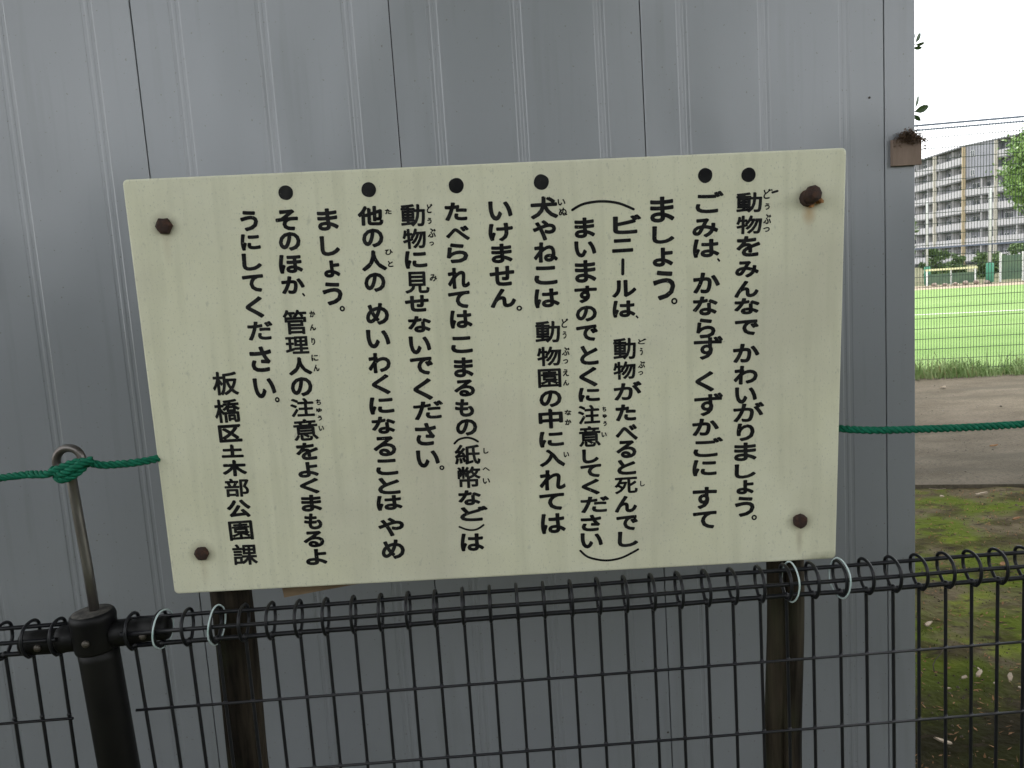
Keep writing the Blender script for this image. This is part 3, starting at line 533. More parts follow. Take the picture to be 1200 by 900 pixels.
# posts of the fence with eye rods
def fence_post(s, rod_tilt):
    p = tag(empty('post', (s+.92*math.tan(rod_tilt), 0, 0)), None); p.parent = fence; p.rotation_euler = (0, -rod_tilt, 0); K = math.tan(rod_tilt)
    Mesh().lathe([(.0345,-.3),(.0345,.88),(.0348,.900)], 28).build('post_body', M_post, p, smooth=True)
    Mesh().lathe([(.0372,.896),(.0385,.900),(.0385,.948),(.0392,.951),(.0392,.957),(.0375,.963),(.034,.966)], 28).build('post_cap', M_post, p, smooth=True)
    Mesh().lathe([(.0345,.9615),(.034,.9665),(.020,.9685),(.010,.969)], 24).build('cap_top', M_cap, p, smooth=True)
    for sg in (-1, 1):
        Rx = Matrix.Rotation(R(90*sg), 4, 'Y')
        Mesh().lathe([(.0205,.030),(.0240,.034),(.0240,.062),(.0215,.066)], 20, Matrix.Translation((0,0,ZC-.001)) @ Rx).build('connector', M_post, p, smooth=True)
        Mesh().lathe([(.0212,.050),(.0212,.128),(.020,.131)], 20, Matrix.Translation((0,0,ZC-.001)) @ Rx).build('sleeve', M_post, p, smooth=True)
        Mesh().lathe([(.0065,.020),(.0068,.0235),(.0050,.0262),(.002,.027)], 12, Matrix.Translation((sg*.094,0,ZC-.004)) @ Matrix.Rotation(R(90), 4, 'X')).build('bolt', M_bolt, p, smooth=True)
    Mesh().lathe([(.0065,.037),(.0068,.0405),(.0050,.0432),(.002,.044)], 12, Matrix.Translation((.001,0,.922)) @ Matrix.Rotation(R(90), 4, 'X') ).build('bolt', M_bolt, p, smooth=True)
    # eye rod: a bar bent into a ring at the top
    pts = [(.004,0,.955), (.0015,0,1.05), (-.003,0,1.15), (-.005,0,1.205)]
    cx, cz, rr = -.0065, 1.2445, .0232
    for k in range(0, 23):
        a = R(-62 + 330*k/22); pts.append((cx+rr*math.cos(a)*1.02, .004*math.sin(a/2), cz+rr*math.sin(a)))
    Mesh().tube([(q[0]+K*(q[2]-.92), q[1], q[2]) for q in [(-.0055,0,1.214) if i == 3 else q for i, q in enumerate(pts)]], [.0088]*4+[.0074]*23, 12).build('eye_rod', M_steel, p, smooth=True)
    return p
fence_post(-.7845, R(2.2)); fence_post(1.2145, R(1)); fence_post(-2.7255, 0)

# ties holding the sign posts to the fence
ties = ((-.662, 'left', 'pale wire tie left of the left-hand wooden post, nearest the fence post', -7), (-.565, 'x', 'pale wire tie in front of the left-hand wooden post', -6),
        (.4905, 'x', 'pale wire tie in front of the right-hand wooden post', 7), (.583, 'x', 'pale wire tie just right of the right-hand wooden post', 9))
for i, (s, _, lab, yaw) in enumerate(ties):
    p = []
    for k in range(40):
        a = 2*math.pi*k/40
        p.append((.003*math.sin(a), .0350*math.cos(a), .0350*math.sin(a)+.0015*math.cos(3*a+i)))
    m = Mesh(); m.smooth = True; m.tube(p, .0016, 7, closed=True)
    o = m.build('wire_tie', M_tie); o.location = (s*math.cos(FY), s*math.sin(FY)-.002, ZC+.002); o.rotation_euler = (0, 0, R(yaw))
    tag(o, lab, 'wire tie', 'pale ties holding the sign posts to the fence')

# ================================================================ ROPE
def rope_mesh(m, path, rs=.0036, lay=.0038, pitch=.030, step=.0022, ends=True):
    P = [Vector(p) for p in path]; Q = []
    for i in range(len(P)-1):
        p0 = P[max(i-1,0)]; p1 = P[i]; p2 = P[i+1]; p3 = P[min(i+2, len(P)-1)]
        nn = max(2, int((p2-p1).length/step))
        for j in range(nn):
            t = j/nn; Q.append(.5*((2*p1)+(p2-p0)*t+(2*p0-5*p1+4*p2-p3)*t*t+(3*p1-p0-3*p2+p3)*t*t*t))
    Q.append(P[-1]); d = 0; up = Vector((0,0,1)); strands = [[], [], []]
    for i, q in enumerate(Q):
        t = (Q[min(i+1, len(Q)-1)]-Q[max(i-1,0)]).normalized()
        if i: d += (q-Q[i-1]).length
        x = up-t*up.dot(t)
        if x.length < 1e-4: x = t.orthogonal()
        x.normalize(); y = t.cross(x); up = x
        for k in range(3):
            a = 2*math.pi*(d/pitch + k/3); strands[k].append(q+x*(lay*math.cos(a))+y*(lay*math.sin(a)))
    for s in strands: m.tube(s, rs, 6)
m = Mesh(); m.smooth = True
def fp(s, z, off=0): return (s*math.cos(FY)-off*math.sin(FY), s*math.sin(FY)+off*math.cos(FY), z)
rope_mesh(m, [fp(-2.72,1.235,.0), fp(-2.0,1.195,.0), fp(-1.35,1.196,.0), fp(-.913,1.2225,.0), fp(-.85,1.226,-.008), fp(-.820,1.2275,-.020), fp(-.797,1.236,-.021), fp(-.770,1.244,-.018),
              fp(-.752,1.242,-.012), fp(-.738,1.2345,-.004), fp(-.715,1.232,.0), fp(-.650,1.2325,.02), fp(-.58,1.232,.16), fp(-.30,1.218,.165), fp(.1,1.206,.17), fp(.46,1.200,.175), fp(.55,1.198,.16), fp(.62,1.1955,.03), fp(.75,1.1925,.0),
              fp(.928,1.1888,.0), fp(1.19,1.192,.0)], pitch=.034)
# the knot: turns of the same rope round the foot of the eye
rope_mesh(m, [fp(-.812,1.222,-.006), fp(-.800,1.216,-.019), fp(-.782,1.219,-.021), fp(-.766,1.228,-.014), fp(-.760,1.238,.004), fp(-.775,1.234,.017), fp(-.795,1.226,.018), fp(-.812,1.226,.008), fp(-.815,1.232,-.010),
              fp(-.798,1.226,-.022), fp(-.778,1.232,-.026), fp(-.758,1.242,-.022), fp(-.742,1.246,-.014)], pitch=.030)
rope = m.build('rope', M_rope); tag(rope, 'green twisted rope tied to the metal eye and passing behind the notice board', 'rope')

# ================================================================ BLOCK ON THE SHED CORNER
blk = tag(empty('wooden_block', (1.0225, .628, 1.772), WY), 'small brown wooden block fixed to the shed corner, dried moss on top', 'wooden block')
m = Mesh(); m.box(-.0375,-.0,-.038,.0360,.012,.026); o = m.build('block', M_ply, blk)
m = Mesh(); rnd = random.Random(9); m.smooth = False
for i in range(900):
    a = rnd.uniform(0, 6.28); cx = rnd.gauss(.008,.017); cz = .024+rnd.gauss(0,.008)+.007*(1-(cx/.03)**2); cy = rnd.uniform(-.014,.012)
    s = rnd.uniform(.0015,.0055); d = Vector((rnd.uniform(-1,1), rnd.uniform(-1,1), rnd.uniform(-1,1))).normalized()
    e = d.orthogonal().normalized()*s*.5; c = Vector((max(-.036, min(.045, cx)), cy, cz))
    m.add([c-d*s, c+e, c+d*s*1.2, c-e], [(0,1,2,3)])
o = m.build('dried_moss', M_moss, blk); o['kind'] = 'stuff'

# ================================================================ LITTER ON THE SOIL
def shard(name, x, y, s, m_, label, cat, grp, seed, elong=1.6, z=.004):
    rnd = random.Random(seed); n = 7; pts = []
    for k in range(n):
        a = 2*math.pi*k/n; q = s*rnd.uniform(.65, 1.1); pts.append((q*elong*math.cos(a), q*.62*math.sin(a)))
    th = s*.22
    vs = [(a, b, 0) for a, b in pts]+[(a*.9, b*.9, th+.3*s*(a/s/elong)**2*.4) for a, b in pts]
    fs = [tuple(range(n))[::-1], tuple(n+k for k in range(n))]+[(k, (k+1) % n, n+(k+1) % n, n+k) for k in range(n)]
    o = Mesh().add(vs, fs).build(name, m_); o.location = (x, y, z); o.rotation_euler = (rnd.uniform(-.25,.25), rnd.uniform(-.25,.25), rnd.uniform(0,6.28))
    tag(o, label, cat, grp); return o
chips = [(1.549,1.282,.012,'broad pale wood chip, second from the shed edge, in the moss'),(1.617,1.304,.015,'largest pale wood chip, right of the middle of the mossy soil'),(1.632,1.335,.008,'small pale sliver just above the largest wood chip'),
         (1.625,1.225,.012,'thin pale wood chip just below the largest one'),(1.70,1.262,.014,'pale wood chip near the right edge, second of the pair'),(1.69,1.19,.009,'pale splinter lying nearest the lower right edge'),
         (1.269,.912,.018,'long pale splinter lying nearest the camera'),(1.451,1.216,.011,'pale wood chip closest to the foot of the shed'),(1.652,1.72,.017,'reddish pale bark chip lying alone on the green moss')]
for i, (x, y, s, lab) in enumerate(chips):
    shard('wood_chip', x, y, s, M_chip, lab, 'wood chip', 'pale chips on the mossy soil', i+1, 1.9 if s > .013 else 1.4)
lv = [(2.908,3.46,.030,'pale fallen leaf on the moss just in front of the path edge, middle one'),(2.66,3.46,.022,'pale fallen leaf on the moss beside the shed corner, by the path edge'),(2.80,2.95,.02,'fallen leaf alone on the middle of the moss'),
      (2.32,2.30,.018,'brown fallen leaf on the moss behind the mesh fence')]
for i, (x, y, s, lab) in enumerate(lv):
    shard('fallen_leaf', x, y, s, M_chip if i < 2 else M_leafd, lab, 'leaf', 'fallen leaves on the mossy soil', 30+i, 1.5, .006)
pl = [(4.906,7.547,.05,'small pale leaf on the far side of the path'),(3.773,5.254,.03,'small pale leaf on the path just under the rope'),(3.689,4.604,.022,'dark leaf on the near half of the path')]
for i, (x, y, s, lab) in enumerate(pl):
    shard('fallen_leaf', x, y, s, M_chip if i < 2 else M_leafd, lab, 'leaf', 'leaves on the path', 50+i, 1.3, .032)
# uncountable fine litter, moss tufts
m = Mesh(); rnd = random.Random(5)
for i in range(6500):
    x = rnd.uniform(1.0, 4.4); y = rnd.uniform(.6, 3.9)
    if y > near(x)-.03: continue
    s = rnd.uniform(.003,.011); d = Vector((rnd.uniform(-1,1), rnd.uniform(-1,1), rnd.uniform(-.15,.5))).normalized(); e = Vector((-d.y, d.x, .1)).normalized()*s*rnd.uniform(.15,.5)
    h = .018*noise.noise(Vector((x*1.3, y*1.3, 0))) + .012*noise.noise(Vector((x*5, y*5, 3))) + .006*noise.noise(Vector((x*15, y*15, 7)))-.012
    c = Vector((x, y, h+.003)); m.add([c-d*s*1.4, c+e, c+d*s*1.4, c-e], [(0,1,2,3)])
tag(m.build('leaf_litter', M_leafd), 'crumbled dead leaves and bits scattered over the mossy soil', 'leaf litter', kind='stuff')
m = Mesh(); rnd = random.Random(6)
for i in range(15000):
    x = rnd.uniform(.9, 4.6); y = rnd.uniform(.5, 3.9)
    if y > near(x)-.02: continue
    if noise.noise(Vector((x*1.7, y*1.7, 9))) + .5*noise.noise(Vector((x*6, y*6, 2))) < -.02: continue
    s = rnd.uniform(.006,.016); a = rnd.uniform(0, 6.28)
    h = .018*noise.noise(Vector((x*1.3, y*1.3, 0))) + .012*noise.noise(Vector((x*5, y*5, 3))) + .006*noise.noise(Vector((x*15, y*15, 7)))-.014
    c = Vector((x, y, h)); e = Vector((math.cos(a), math.sin(a), 0))*s*.18; t = c+Vector((rnd.uniform(-1,1)*s*.6, rnd.uniform(-1,1)*s*.6, s*.8))
    m.add([c-e, c+e, t], [(0,1,2)])
M_mossb = mat('moss blades', (.085,.125,.022), .85, (.15,.19,.035), 4)
tag(m.build('moss', M_mossb), 'short green moss and grass growing on the soil beside the shed', 'moss', kind='stuff')
m = Mesh(); rnd = random.Random(15)
for i in range(2200):
    x = rnd.uniform(1.5, 9); y = rnd.uniform(2.5, 8.4)
    if not near(x)+.03 < y < far(x)-.15 or noise.noise(Vector((x*.8, y*2, 1))) < -.1: continue
    s_ = rnd.uniform(.004,.012)*(1 if rnd.random() < .96 else 1.8); a = rnd.uniform(0, 6.28)
    c = Vector((x, y, .017)); e = Vector((math.cos(a), math.sin(a), 0))*s_; f = Vector((-math.sin(a), math.cos(a), 0))*s_*.7
    m.add([c-e, c+f, c+e, c-f, c+Vector((0,0,s_*.6))], [(0,3,4),(3,2,4),(2,1,4),(1,0,4)])
M_grit = mat('grit', (.06,.05,.035), .9, (.30,.27,.22), 9)
tag(m.build('grit', M_grit), 'small dark and pale grit strewn over the path', 'grit', kind='stuff')
m = Mesh(); rnd = random.Random(25)
for i in range(2600):
    x = rnd.uniform(1.0, 4.2); y = rnd.uniform(.5, 3.8)
    if y > near(x)-.05: continue
    s_ = rnd.uniform(.003,.009)*(1 if rnd.random() < .95 else 2); a = rnd.uniform(0, 6.28)
    hh = .018*noise.noise(Vector((x*1.3, y*1.3, 0))) + .012*noise.noise(Vector((x*5, y*5, 3))) + .006*noise.noise(Vector((x*15, y*15, 7)))-.013
    c = Vector((x, y, hh)); e = Vector((math.cos(a), math.sin(a), 0))*s_; f = Vector((-math.sin(a), math.cos(a), 0))*s_*.8
    m.add([c-e, c+f, c+e, c-f, c+Vector((rnd.uniform(-.2,.2)*s_, 0, s_*.8))], [(0,3,4),(3,2,4),(2,1,4),(1,0,4)])
M_clod = mat('clods', (.035,.026,.015), .95, (.16,.13,.09), 11)
tag(m.build('clods', M_clod), 'small clods of earth and pebbles scattered over the mossy soil', 'clods', kind='stuff')
# fallen twigs
for i, (x, y, a, L, lab) in enumerate(((1.50,1.37,50,.10,'thin curved twig standing up among the wood chips'), (3.05,3.10,-20,.22,'long dark twig lying on the moss near the path'), (2.72,3.62,-15,.10,'short pale twig at the edge of the path'))):
    m = Mesh(); m.tube([(L*(t-.5), .01*math.sin(t*5+i), .006+(.05*t if i == 0 else .004)) for t in (0,.25,.5,.75,1)], [.0022,.002,.0018,.0014,.001], 6)
    o = m.build('twig', M_chip if i == 2 else M_bark, smooth=True); o.location = (x, y, 0); o.rotation_euler = (0,0,R(a)); tag(o, lab, 'twig', 'twigs on the mossy soil')

# ================================================================ FAR MESH FENCE AND WEEDS
ff = tag(empty('mesh_fence', (5.127, 8.607, 0), math.atan(-.135)), 'tall fine wire mesh fence between the path and the playing field', 'fence')
m = Mesh()
L0, L1 = -6.0, 11.0; n_ = int((L1-L0)/.0335)
for i in range(n_):
    s = L0+.0335*i; m.box(s-.0027, -.0016, .03, s+.0027, .0016, 3.10)
o = m.build('mesh_wires', M_fgreen, ff); o['kind'] = 'stuff'
for j in range(24):
    z = .10+.13*j
    if z > 3.08: break
    Mesh().box(L0, -.0062, z-.0036, L1, -.0018, z+.0036).build('horizontal_wire', M_fgreen, ff)
for z, hh in ((3.115,.011), (3.060,.009), (1.625,.009)):
    Mesh().box(L0, -.03, z-hh, L1, -.0065, z+hh).build('rail', M_rail, ff)
for k in range(8):
    s = -5.0+2.2*k
    Mesh().lathe([(.030,-.1),(.030,3.22)], 10, Matrix.Translation((s,.033,0))).build('post', M_rail, ff)
def blades(name, n, fx, hmin, hmax, wid, m_, label, cat, seed):
    rg = np.random.default_rng(seed); B = fx(rg, n); n = len(B)
    h = rg.uniform(hmin, hmax, n)*np.array([.75+1.1*max(-.35, noise.noise(Vector((float(q[0])*1.9, float(q[1])*2, 4)))) for q in B]); a = rg.uniform(0, 6.283, n); w = rg.uniform(.6, 1.2, n)*wid; lean = rg.uniform(.1, .75, n); b = rg.uniform(0, 6.283, n)
    ex = np.stack([np.cos(a), np.sin(a), np.zeros(n)], 1)*w[:,None]; ld = np.stack([np.cos(b), np.sin(b), np.zeros(n)], 1)
    m1 = B+ld*(h*lean*.35)[:,None]+np.array([0,0,1])*(h*.62)[:,None]; t1 = B+ld*(h*lean)[:,None]+np.array([0,0,1])*(h*(1-lean*.3))[:,None]
    V = np.stack([B-ex, B+ex, m1+ex*.8, m1-ex*.8, t1+ex*.1, t1-ex*.1], 1).reshape(-1, 3)
    i = np.arange(n)*6; F = np.concatenate([np.stack([i,i+1,i+2,i+3],1), np.stack([i+3,i+2,i+4,i+5],1)])
    o = np_mesh(name, V, F, m_); tag(o, label, cat, kind='stuff'); return o
def strip(rg, n):
    x = rg.uniform(1.5, 13, n); d = rg.normal(0, .16, n); d = np.clip(d, -.30, .5)
    clump = np.array([noise.noise(Vector((a*1.6, b*2, 0))) for a, b in zip(x, d)])
    k = clump > -.25; x = x[k]; d = d[k]
    return np.stack([x, 8.55-.135*(x-5.127)+.05+d, np.zeros(len(x))], 1)
blades('weeds', 15000, strip, .10, .34, .006, M_weed, 'green weeds and grass tufts along the foot of the far mesh fence', 'weeds', 3)
blades('dry_grass', 1300, strip, .10, .26, .005, M_straw, 'dry straw coloured blades among the weeds by the far fence', 'dry grass', 4)

# ================================================================ TREES
def crown(parent, name, centre, rad, clumps, per, size, m_, seed, flat=.8, long=1.9, shell=.35):
    rg = np.random.default_rng(seed); cs = []
    while len(cs) < clumps:
        p = rg.uniform(-1, 1, 3); q = np.linalg.norm(p)
        if q < 1 and (q > shell or rg.random() < .3): cs.append(p*np.array(rad)+np.array(centre))
    cs = np.array(cs); cr_ = rg.uniform(.12, .30, clumps)*max(rad)
    C_ = np.repeat(cs, per, 0)+rg.normal(0, 1, (clumps*per, 3))*np.repeat(cr_, per)[:,None]*np.array([.55,.55,.4])
    n = len(C_); d = rg.normal(0, 1, (n, 3)); d[:,2] -= .5; d /= np.linalg.norm(d, axis=1)[:,None]
    e = np.cross(d, rg.normal(0, 1, (n, 3))); e /= np.linalg.norm(e, axis=1)[:,None]; s = rg.uniform(.6, 1.25, n)*size
    V = np.stack([C_-d*(s*.5*long)[:,None], C_+e*(s*.42)[:,None]+d*(s*.05)[:,None], C_+d*(s*.5*long)[:,None], C_-e*(s*.42)[:,None]+d*(s*.05)[:,None]], 1).reshape(-1, 3)
    F = np.arange(n*4).reshape(-1, 4)
    return np_mesh(name, V, F, m_, parent), cs
def tree(name, loc, h, centre, rad, clumps, per, size, m_, seed, label, tr=.14, cat='tree', group=None):
    t = tag(empty(name, loc), label, cat, group)
    o, cs = crown(t, 'crown', centre, rad, clumps, per, size, m_, seed)
    rnd = random.Random(seed); m = Mesh(); m.smooth = True
    c = Vector(centre); pts = [Vector((0,0,-.1)), Vector((.05*h*rnd.uniform(-1,1), .05*h*rnd.uniform(-1,1), h*.35)), Vector((c.x*.6, c.y*.6, c.z-rad[2]*.3)), c+Vector((0,0,rad[2]*.6))]
    m.tube(pts, [tr, tr*.8, tr*.55, tr*.12], 10)
    for i in range(0, len(cs), max(1, len(cs)//16)):
        q = Vector(cs[i]); b = pts[1].lerp(pts[2], rnd.uniform(.3, 1)); mid = b.lerp(q, .5)+Vector((0,0,-.1*h*.3))
        m.tube([b, mid, q], [tr*.32, tr*.2, tr*.06], 6)
    m.build('trunk', M_bark, t); return t
tree('broadleaf_tree', (.5, 5.2, 0), 8, (1.8, 2.0, 8.3), (6.2, 5.2, 2.4), 300, 90, .15, M_leafA, 21, 'dark green broadleaf tree standing behind the shed and shading the path', .18)
tree('broadleaf_tree', (-3.6, -3.0, 0), 7.5, (2.6, 1.2, 6.6), (5.0, 4.0, 2.2), 260, 100, .15, M_leafA, 22, 'unseen broadleaf tree left of the camera, its crown shaped to shade the fence', .17)  # out of view; dense crown placed overhead to cut sky light
tree('broadleaf_tree', (4.6, -3.4, 0), 7.5, (-.6, 1.2, 6.8), (4.2, 4.2, 2.2), 220, 100, .15, M_leafA, 23, 'unseen broadleaf tree right of the camera, its crown shaped to shade the soil', .17)  # out of view; crown spread overhead to keep the ground dark
tree('broadleaf_tree', (1.5, -14, 0), 8, (0, 0, 5.8), (5.0, 2.6, 3.4), 70, 90, .17, M_leafA, 24, 'broadleaf tree well behind the camera', .16)
def hedge(name, x0, x1, y, h, seed, label):
    rg = np.random.default_rng(seed); n = 26000
    C_ = np.stack([rg.uniform(x0, x1, n), y+rg.uniform(-.45,.45,n), rg.uniform(0, 1, n)**.8*h], 1)
    d = rg.normal(0, 1, (n, 3)); d /= np.linalg.norm(d, axis=1)[:,None]; e = np.cross(d, rg.normal(0,1,(n,3))); e /= np.linalg.norm(e, axis=1)[:,None]; s = rg.uniform(.07,.15,n)
    V = np.stack([C_-d*s[:,None], C_+e*(s*.5)[:,None], C_+d*s[:,None], C_-e*(s*.5)[:,None]], 1).reshape(-1, 3)
    t = tag(empty(name, ((x0+x1)/2, y, 0)), label, 'hedge')
    V[:,0] -= (x0+x1)/2; V[:,1] -= y
    np_mesh('foliage', V, np.arange(n*4).reshape(-1, 4), M_leafA, t)
hedge('hedge', -9, 9, -6.2, 2.5, 51, 'unseen dark hedge added behind the camera to block low sky light')  # out of view, added to darken what the lower wall faces
# the sprigs hanging past the corner of the shed
def leaf(m, p, d, s, roll):
    p = Vector(p); d = Vector(d).normalized(); e = d.cross(Vector((0,1,0))).normalized(); e = (Matrix.Rotation(roll, 3, d) @ e)
    nrm = d.cross(e)
    L = []
    prof = ((0,0),(.12,.10),(.35,.21),(.6,.22),(.82,.13),(1,0))
    left = [p+d*(t*s)+e*(w*s)+nrm*(.05*s*math.sin(t*3)) for t, w in prof[1:-1]]; right = [p+d*(t*s)-e*(w*s)+nrm*(.05*s*math.sin(t*3)) for t, w in prof[1:-1]]
    mid = [p+d*(t*s)+nrm*(.05*s*math.sin(t*3)-.03*s) for t, _ in prof]
    vs = mid+left+right; n = len(prof); fs = []
    for i in range(n-1):
        for side in (0, 1):
            o = n+side*(n-2)
            a, b = i, i+1; c = o+i if i < n-2 else None; dd = o+i-1 if i > 0 else None
            f = [a, b]+([c] if c is not None else [])+([dd] if dd is not None else [])
            if side: f = f[::-1]
            if len(f) > 2: fs.append(tuple(f))
    m.add(vs, fs)
def sprig(loc, leaves, stem, label):
    t = tag(empty('hanging_branch', loc), label, 'branch', 'leafy branches hanging past the shed corner')
    m = Mesh(); m.tube(stem, [.012,.006,.003,.002][:len(stem)], 6); m.build('stem', M_bark, t, smooth=True)
    for (p, d, s, r) in leaves:
        m = Mesh(); leaf(m, p, d, s, r); m.build('leaf', M_leafA, t, smooth=False)
sprig((2.15, 2.8, 2.60), [((.010,0,-.01),(.55,.1,.95),.060,.5), ((.012,0,-.02),(1,.2,.15),.055,1.0), ((.0,0,-.035),(.75,0,-.05),.045,.6), ((-.004,0,.0),(.2,.1,1),.045,.4), ((-.06,0,.01),(-.5,0,.9),.06,.6), ((-.09,0,.0),(-.6,0,-.6),.06,.6)],
      [(-1.2,2.4,3.2),(-.5,.8,.7),(-.1,.05,.04),(.012,0,-.02)], 'upper small sprig of leaves showing past the shed corner')
sprig((2.15, 2.8, 2.27), [((.005,0,-.02),(1,.1,.32),.085,.35), ((.008,0,.0),(.30,.1,1),.070,.7), ((.0,0,-.035),(.6,0,-.55),.050,.5), ((-.01,0,.01),(-.1,.1,1),.06,.4), ((-.07,0,.02),(-.5,0,.9),.07,.6), ((-.09,0,-.02),(-.6,0,-.6),.07,.6)],
      [(-1.2,2.4,3.5),(-.5,.8,1.0),(-.1,.05,.03),(.008,0,-.02)], 'lower larger sprig of leaves showing past the shed corner')
# beyond the field
tree('leafy_tree', (41.3, 60, 0), 9, (.7, 0, 7.6), (2.9, 2.8, 3.6), 140, 150, .19, M_leafB, 31, 'bright green tree at the right in front of the apartment block', .2)
tree('leafy_tree', (47.5, 60, 0), 8, (0, 0, 5.2), (3.2, 3, 3.2), 60, 80, .34, M_leafB, 32, 'bright green tree further right beyond the field', .2)
tree('leafy_tree', (24.8, 50, 0), 5, (0, 0, 3.0), (1.2, 1.4, 1.9), 50, 70, .20, M_leafC, 33, 'narrow dull green tree at the left end of the apartment block', .12)
for i, (x, lab) in enumerate(((-6, 'dull green tree far left beyond the field, hidden by the shed'), (3, 'second dull green tree beyond the field, hidden by the shed'), (12, 'third dull green tree beyond the field, hidden by the shed'), (19, 'dull green tree beyond the field just hidden by the shed corner'))):
    tree('leafy_tree', (x, 63+i % 2*3, 0), 7, (0, 0, 4.6), (4.2, 3, 3.4), 60, 80, .36, M_leafC, 60+i, lab, .2)
def bush(x, y, rx, h, seed, label, m_=None):
    t = tag(empty('bush', (x, y, 0)), label, 'bush', 'bushes beyond the playing field')
    crown(t, 'foliage', (0,0,h*.5), (rx, .8, h*.5), 26, 70, .16, m_ or M_leafC, seed, shell=0)
    m = Mesh(); m.tube([(0,0,-.1),(.05,0,h*.3),(0,.03,h*.6)], [.06,.05,.02], 6); m.build('stem', M_bark, t)
bush(28.2, 51, .75, 2.2, 41, 'rounded dark bush behind the yellow rail')
bush(30.3, 52.5, .8, 1.6, 42, 'low bush right of the rounded dark bush')
bush(32.2, 52, 1.1, 1.9, 43, 'bush between the two field poles')
bush(34.6, 52, 1.2, 2.3, 44, 'bush behind the green netting, right of the tall field pole')
bush(37.0, 52, 1.3, 2.0, 45, 'bush at the far right edge beyond the netting')

# ================================================================ FIELD EDGE: POLES, RAIL, NETTING
def pole(x, y, h, r, label):
    t = tag(empty('field_pole', (x, y, 0)), label, 'pole', 'white poles at the far edge of the field')
    Mesh().lathe([(r,0),(r*.92,h),(r*.4,h+.05)], 12).build('shaft', M_polew, t, smooth=True)
    Mesh().lathe([(r+.015,.02),(r+.09,.06),(r+.09,1.02),(r+.02,1.06)], 12).build('padding', M_pad, t, smooth=True)
pole(23.35, 42.8, 4.55, .065, 'white field pole with green base padding nearest the shed')
pole(25.55, 40.7, 4.85, .095, 'thick white field pole with green base padding right of the yellow rail')
t = tag(empty('low_rail_fence', (23.3, 42.2, 0), R(-6)), 'low fence with a pale yellow top rail and green netting', 'fence')
Mesh().box(-.35,-.05,.80,2.35,.05,.90).build('top_rail', M_yel, t)
for k in range(3): Mesh().box(-.3+1.25*k,-.03,0,-.24+1.25*k,.03,.80).build('post', M_white, t)
Mesh().box(-.3,.0,.05,2.3,.012,.62).build('net', M_net, t)
t = tag(empty('net_fence', (26.6, 41.5, 0), R(-12)), 'green netting fence panels on white posts right of the thick pole', 'fence')
for k in range(5): Mesh().box(-.04+1.1*k,-.04,0,.04+1.1*k,.04,1.55).build('post', M_white, t)
for k in range(4):
    Mesh().box(.05+1.1*k,.0,.10,1.05+1.1*k,.012,1.4).build('net_panel', M_net, t)
M_bag = mat('brown bundle', (.14,.08,.06), .9, (.34,.30,.26), 3)
for k in range(6):
    m = Mesh(); m.lathe([(.10,0),(.15,.05),(.13,.13),(.06,.18),(.02,.19)], 10)
    o = m.build('bundle', M_bag, smooth=True); o.location = (22.95+.47*k, 41.3-.15*k, 0); o.scale = (1+.2*math.sin(k*3), 1, .9+.25*math.sin(k*5)); o.rotation_euler = (0,0,k)
    tag(o, ('brownish bundle at the end of the row nearest the shed', 'second brownish bundle from the shed in the row before the yellow rail', 'third brownish bundle from the shed before the yellow rail',
            'fourth brownish bundle from the shed before the yellow rail', 'brownish bundle second from the thick field pole', 'brownish bundle of the row nearest the thick field pole')[k], 'bundle', 'brownish bundles at the field edge')

# ================================================================ APARTMENT BLOCK
apt = tag(empty('apartment_block', (81.2, 140, 0)), 'grey seven storey apartment block with long balconies beyond the field', 'building')
TOP = 20.3; FH = 2.82
def local(p0, d):           # face frame: x along the face, y into the building, z up
    d = Vector((d[0], d[1], 0)).normalized(); inn = Vector((-d.y, d.x, 0)) if Vector((-d.y, d.x, 0)).dot(Vector((81,140,0))) > 0 else Vector((d.y, -d.x, 0))
    return Matrix(((d.x, inn.x, 0, p0[0]), (d.y, inn.y, 0, p0[1]), (0, 0, 1, 0), (0, 0, 0, 1)))
win_cache = {}
def window(M, x, z, w, h, y):
    k = (w, h)
    if k not in win_cache:
        f = Mesh(); b = .07
        f.box(0,-.05,0,w,.02,b); f.box(0,-.05,h-b,w,.02,h); f.box(0,-.05,b,b,.02,h-b); f.box(w-b,-.05,b,w,.02,h-b); f.box(w/2-.04,-.05,b,w/2+.04,.02,h-b)
        win_cache[k] = (f.data('window', M_frame), Mesh().box(b,-.02,b,w-b,.0,h-b).data('pane', M_glass))
    fo = link('window', win_cache[k][0], apt, M @ Matrix.Translation((x, y, z)))
    link('pane', win_cache[k][1], fo)
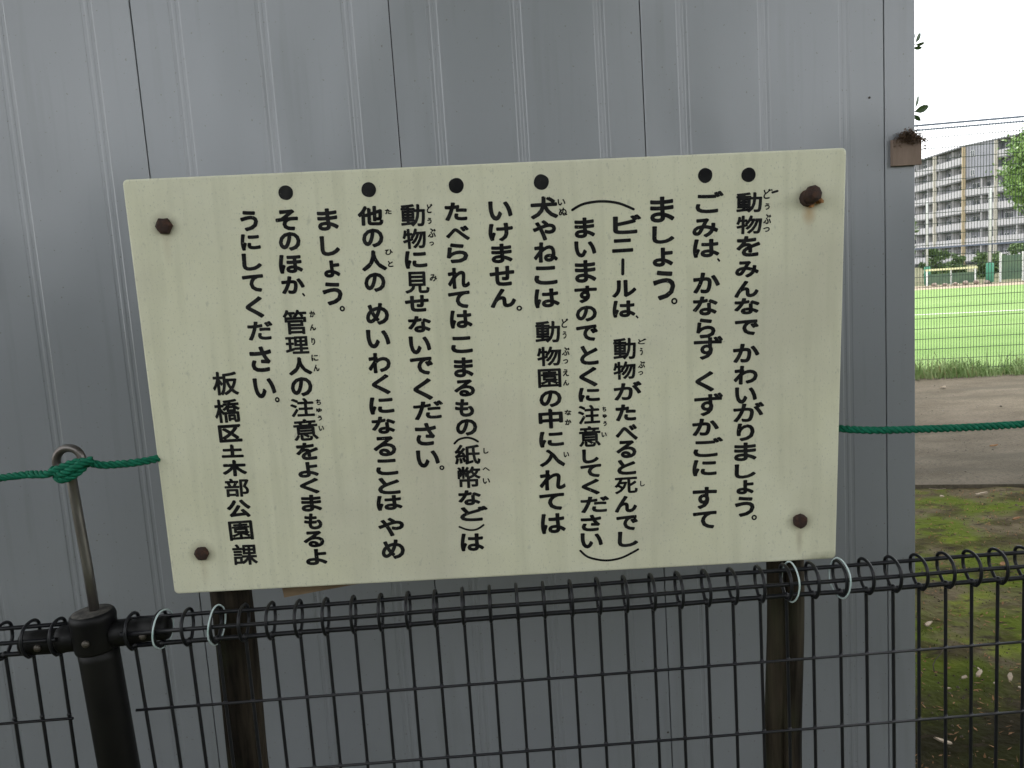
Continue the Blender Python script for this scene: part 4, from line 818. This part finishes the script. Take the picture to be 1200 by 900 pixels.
def wing(p0, d, L, solid_top=0, fins=(), seed=0, top=TOP, wins=None):
    M = local(p0, d); rnd = random.Random(seed)
    Mesh().box(0, 1.4, -.3, L, 12, top, M).build('wall', M_conc2, apt)
    Mesh().box(-.15, -.15, top, L+.1, 12, top+.25, M).build('roof', M_slab, apt)
    nf = int(top/FH)
    for f in range(nf+1):
        z1 = top-FH*f; z0 = z1-FH
        if z0 < -1.5: break
        if f < solid_top: continue
        Mesh().box(.02, -.0, z0-.22, L-.02, 1.38, z0, M).build('balcony_slab', M_slab, apt)
        Mesh().box(.02, -.10, z0+.002, L-.02, .06, z0+1.12, M).build('balcony_front', M_conc, apt)
        x = .35
        while x < L-1.0:
            w = rnd.choice((1.7, 1.7, .9)); 
            if x+w > L-.2: break
            window(M, x, z0+.05, w, 2.05 if w > 1 else 1.5, 1.38)
            x += w+rnd.uniform(.3, .8)
        for q in fins: Mesh().box(q-.08, .08, z0+.004, q+.08, 1.36, z1-.23, M).build('balcony_divider', M_conc, apt)
    if solid_top:
        zb = top-FH*solid_top
        Mesh().box(.0, 0, zb, L, 1.38, top-.004, M).build('wall', M_conc2, apt)
        for f in range(2): window(M, 1.2, top-1.9-FH*f*1.15, .8, 1.0, -.03)
    return M
P0 = (0.0, 0.0)
ML = wing((0,0), (.043,1), 30, fins=(4.5,9,13.5,18,22.5,27), seed=1)
# the left wing's frame starts at the ochre pier and runs away from the reader
MR = wing((.02,-.05), (.325,-.946), 6.1, solid_top=2, fins=(3.2,), seed=2)
Q = Vector((.325,-.946,0)).normalized()*6.35
M3 = wing((Q.x, Q.y), (.325,-.946), 11.0, fins=(3.6,7.2), seed=3)
def pier(M, x, w, m_, top=TOP, y0=-.35): Mesh().box(x-w/2, y0, -.3, x+w/2, 0.2, top-.1, M).build('pier', m_, apt)
pier(ML, 10.2, .55, M_cream); pier(MR, -.02, .36, M_ochre, y0=-.45); pier(MR, 6.2, .32, M_cream, y0=-.40)
pier(ML, 20.2, .6, M_cream); pier(M3, 11.0, .5, M_cream)
for o in list(apt.children):
    pass
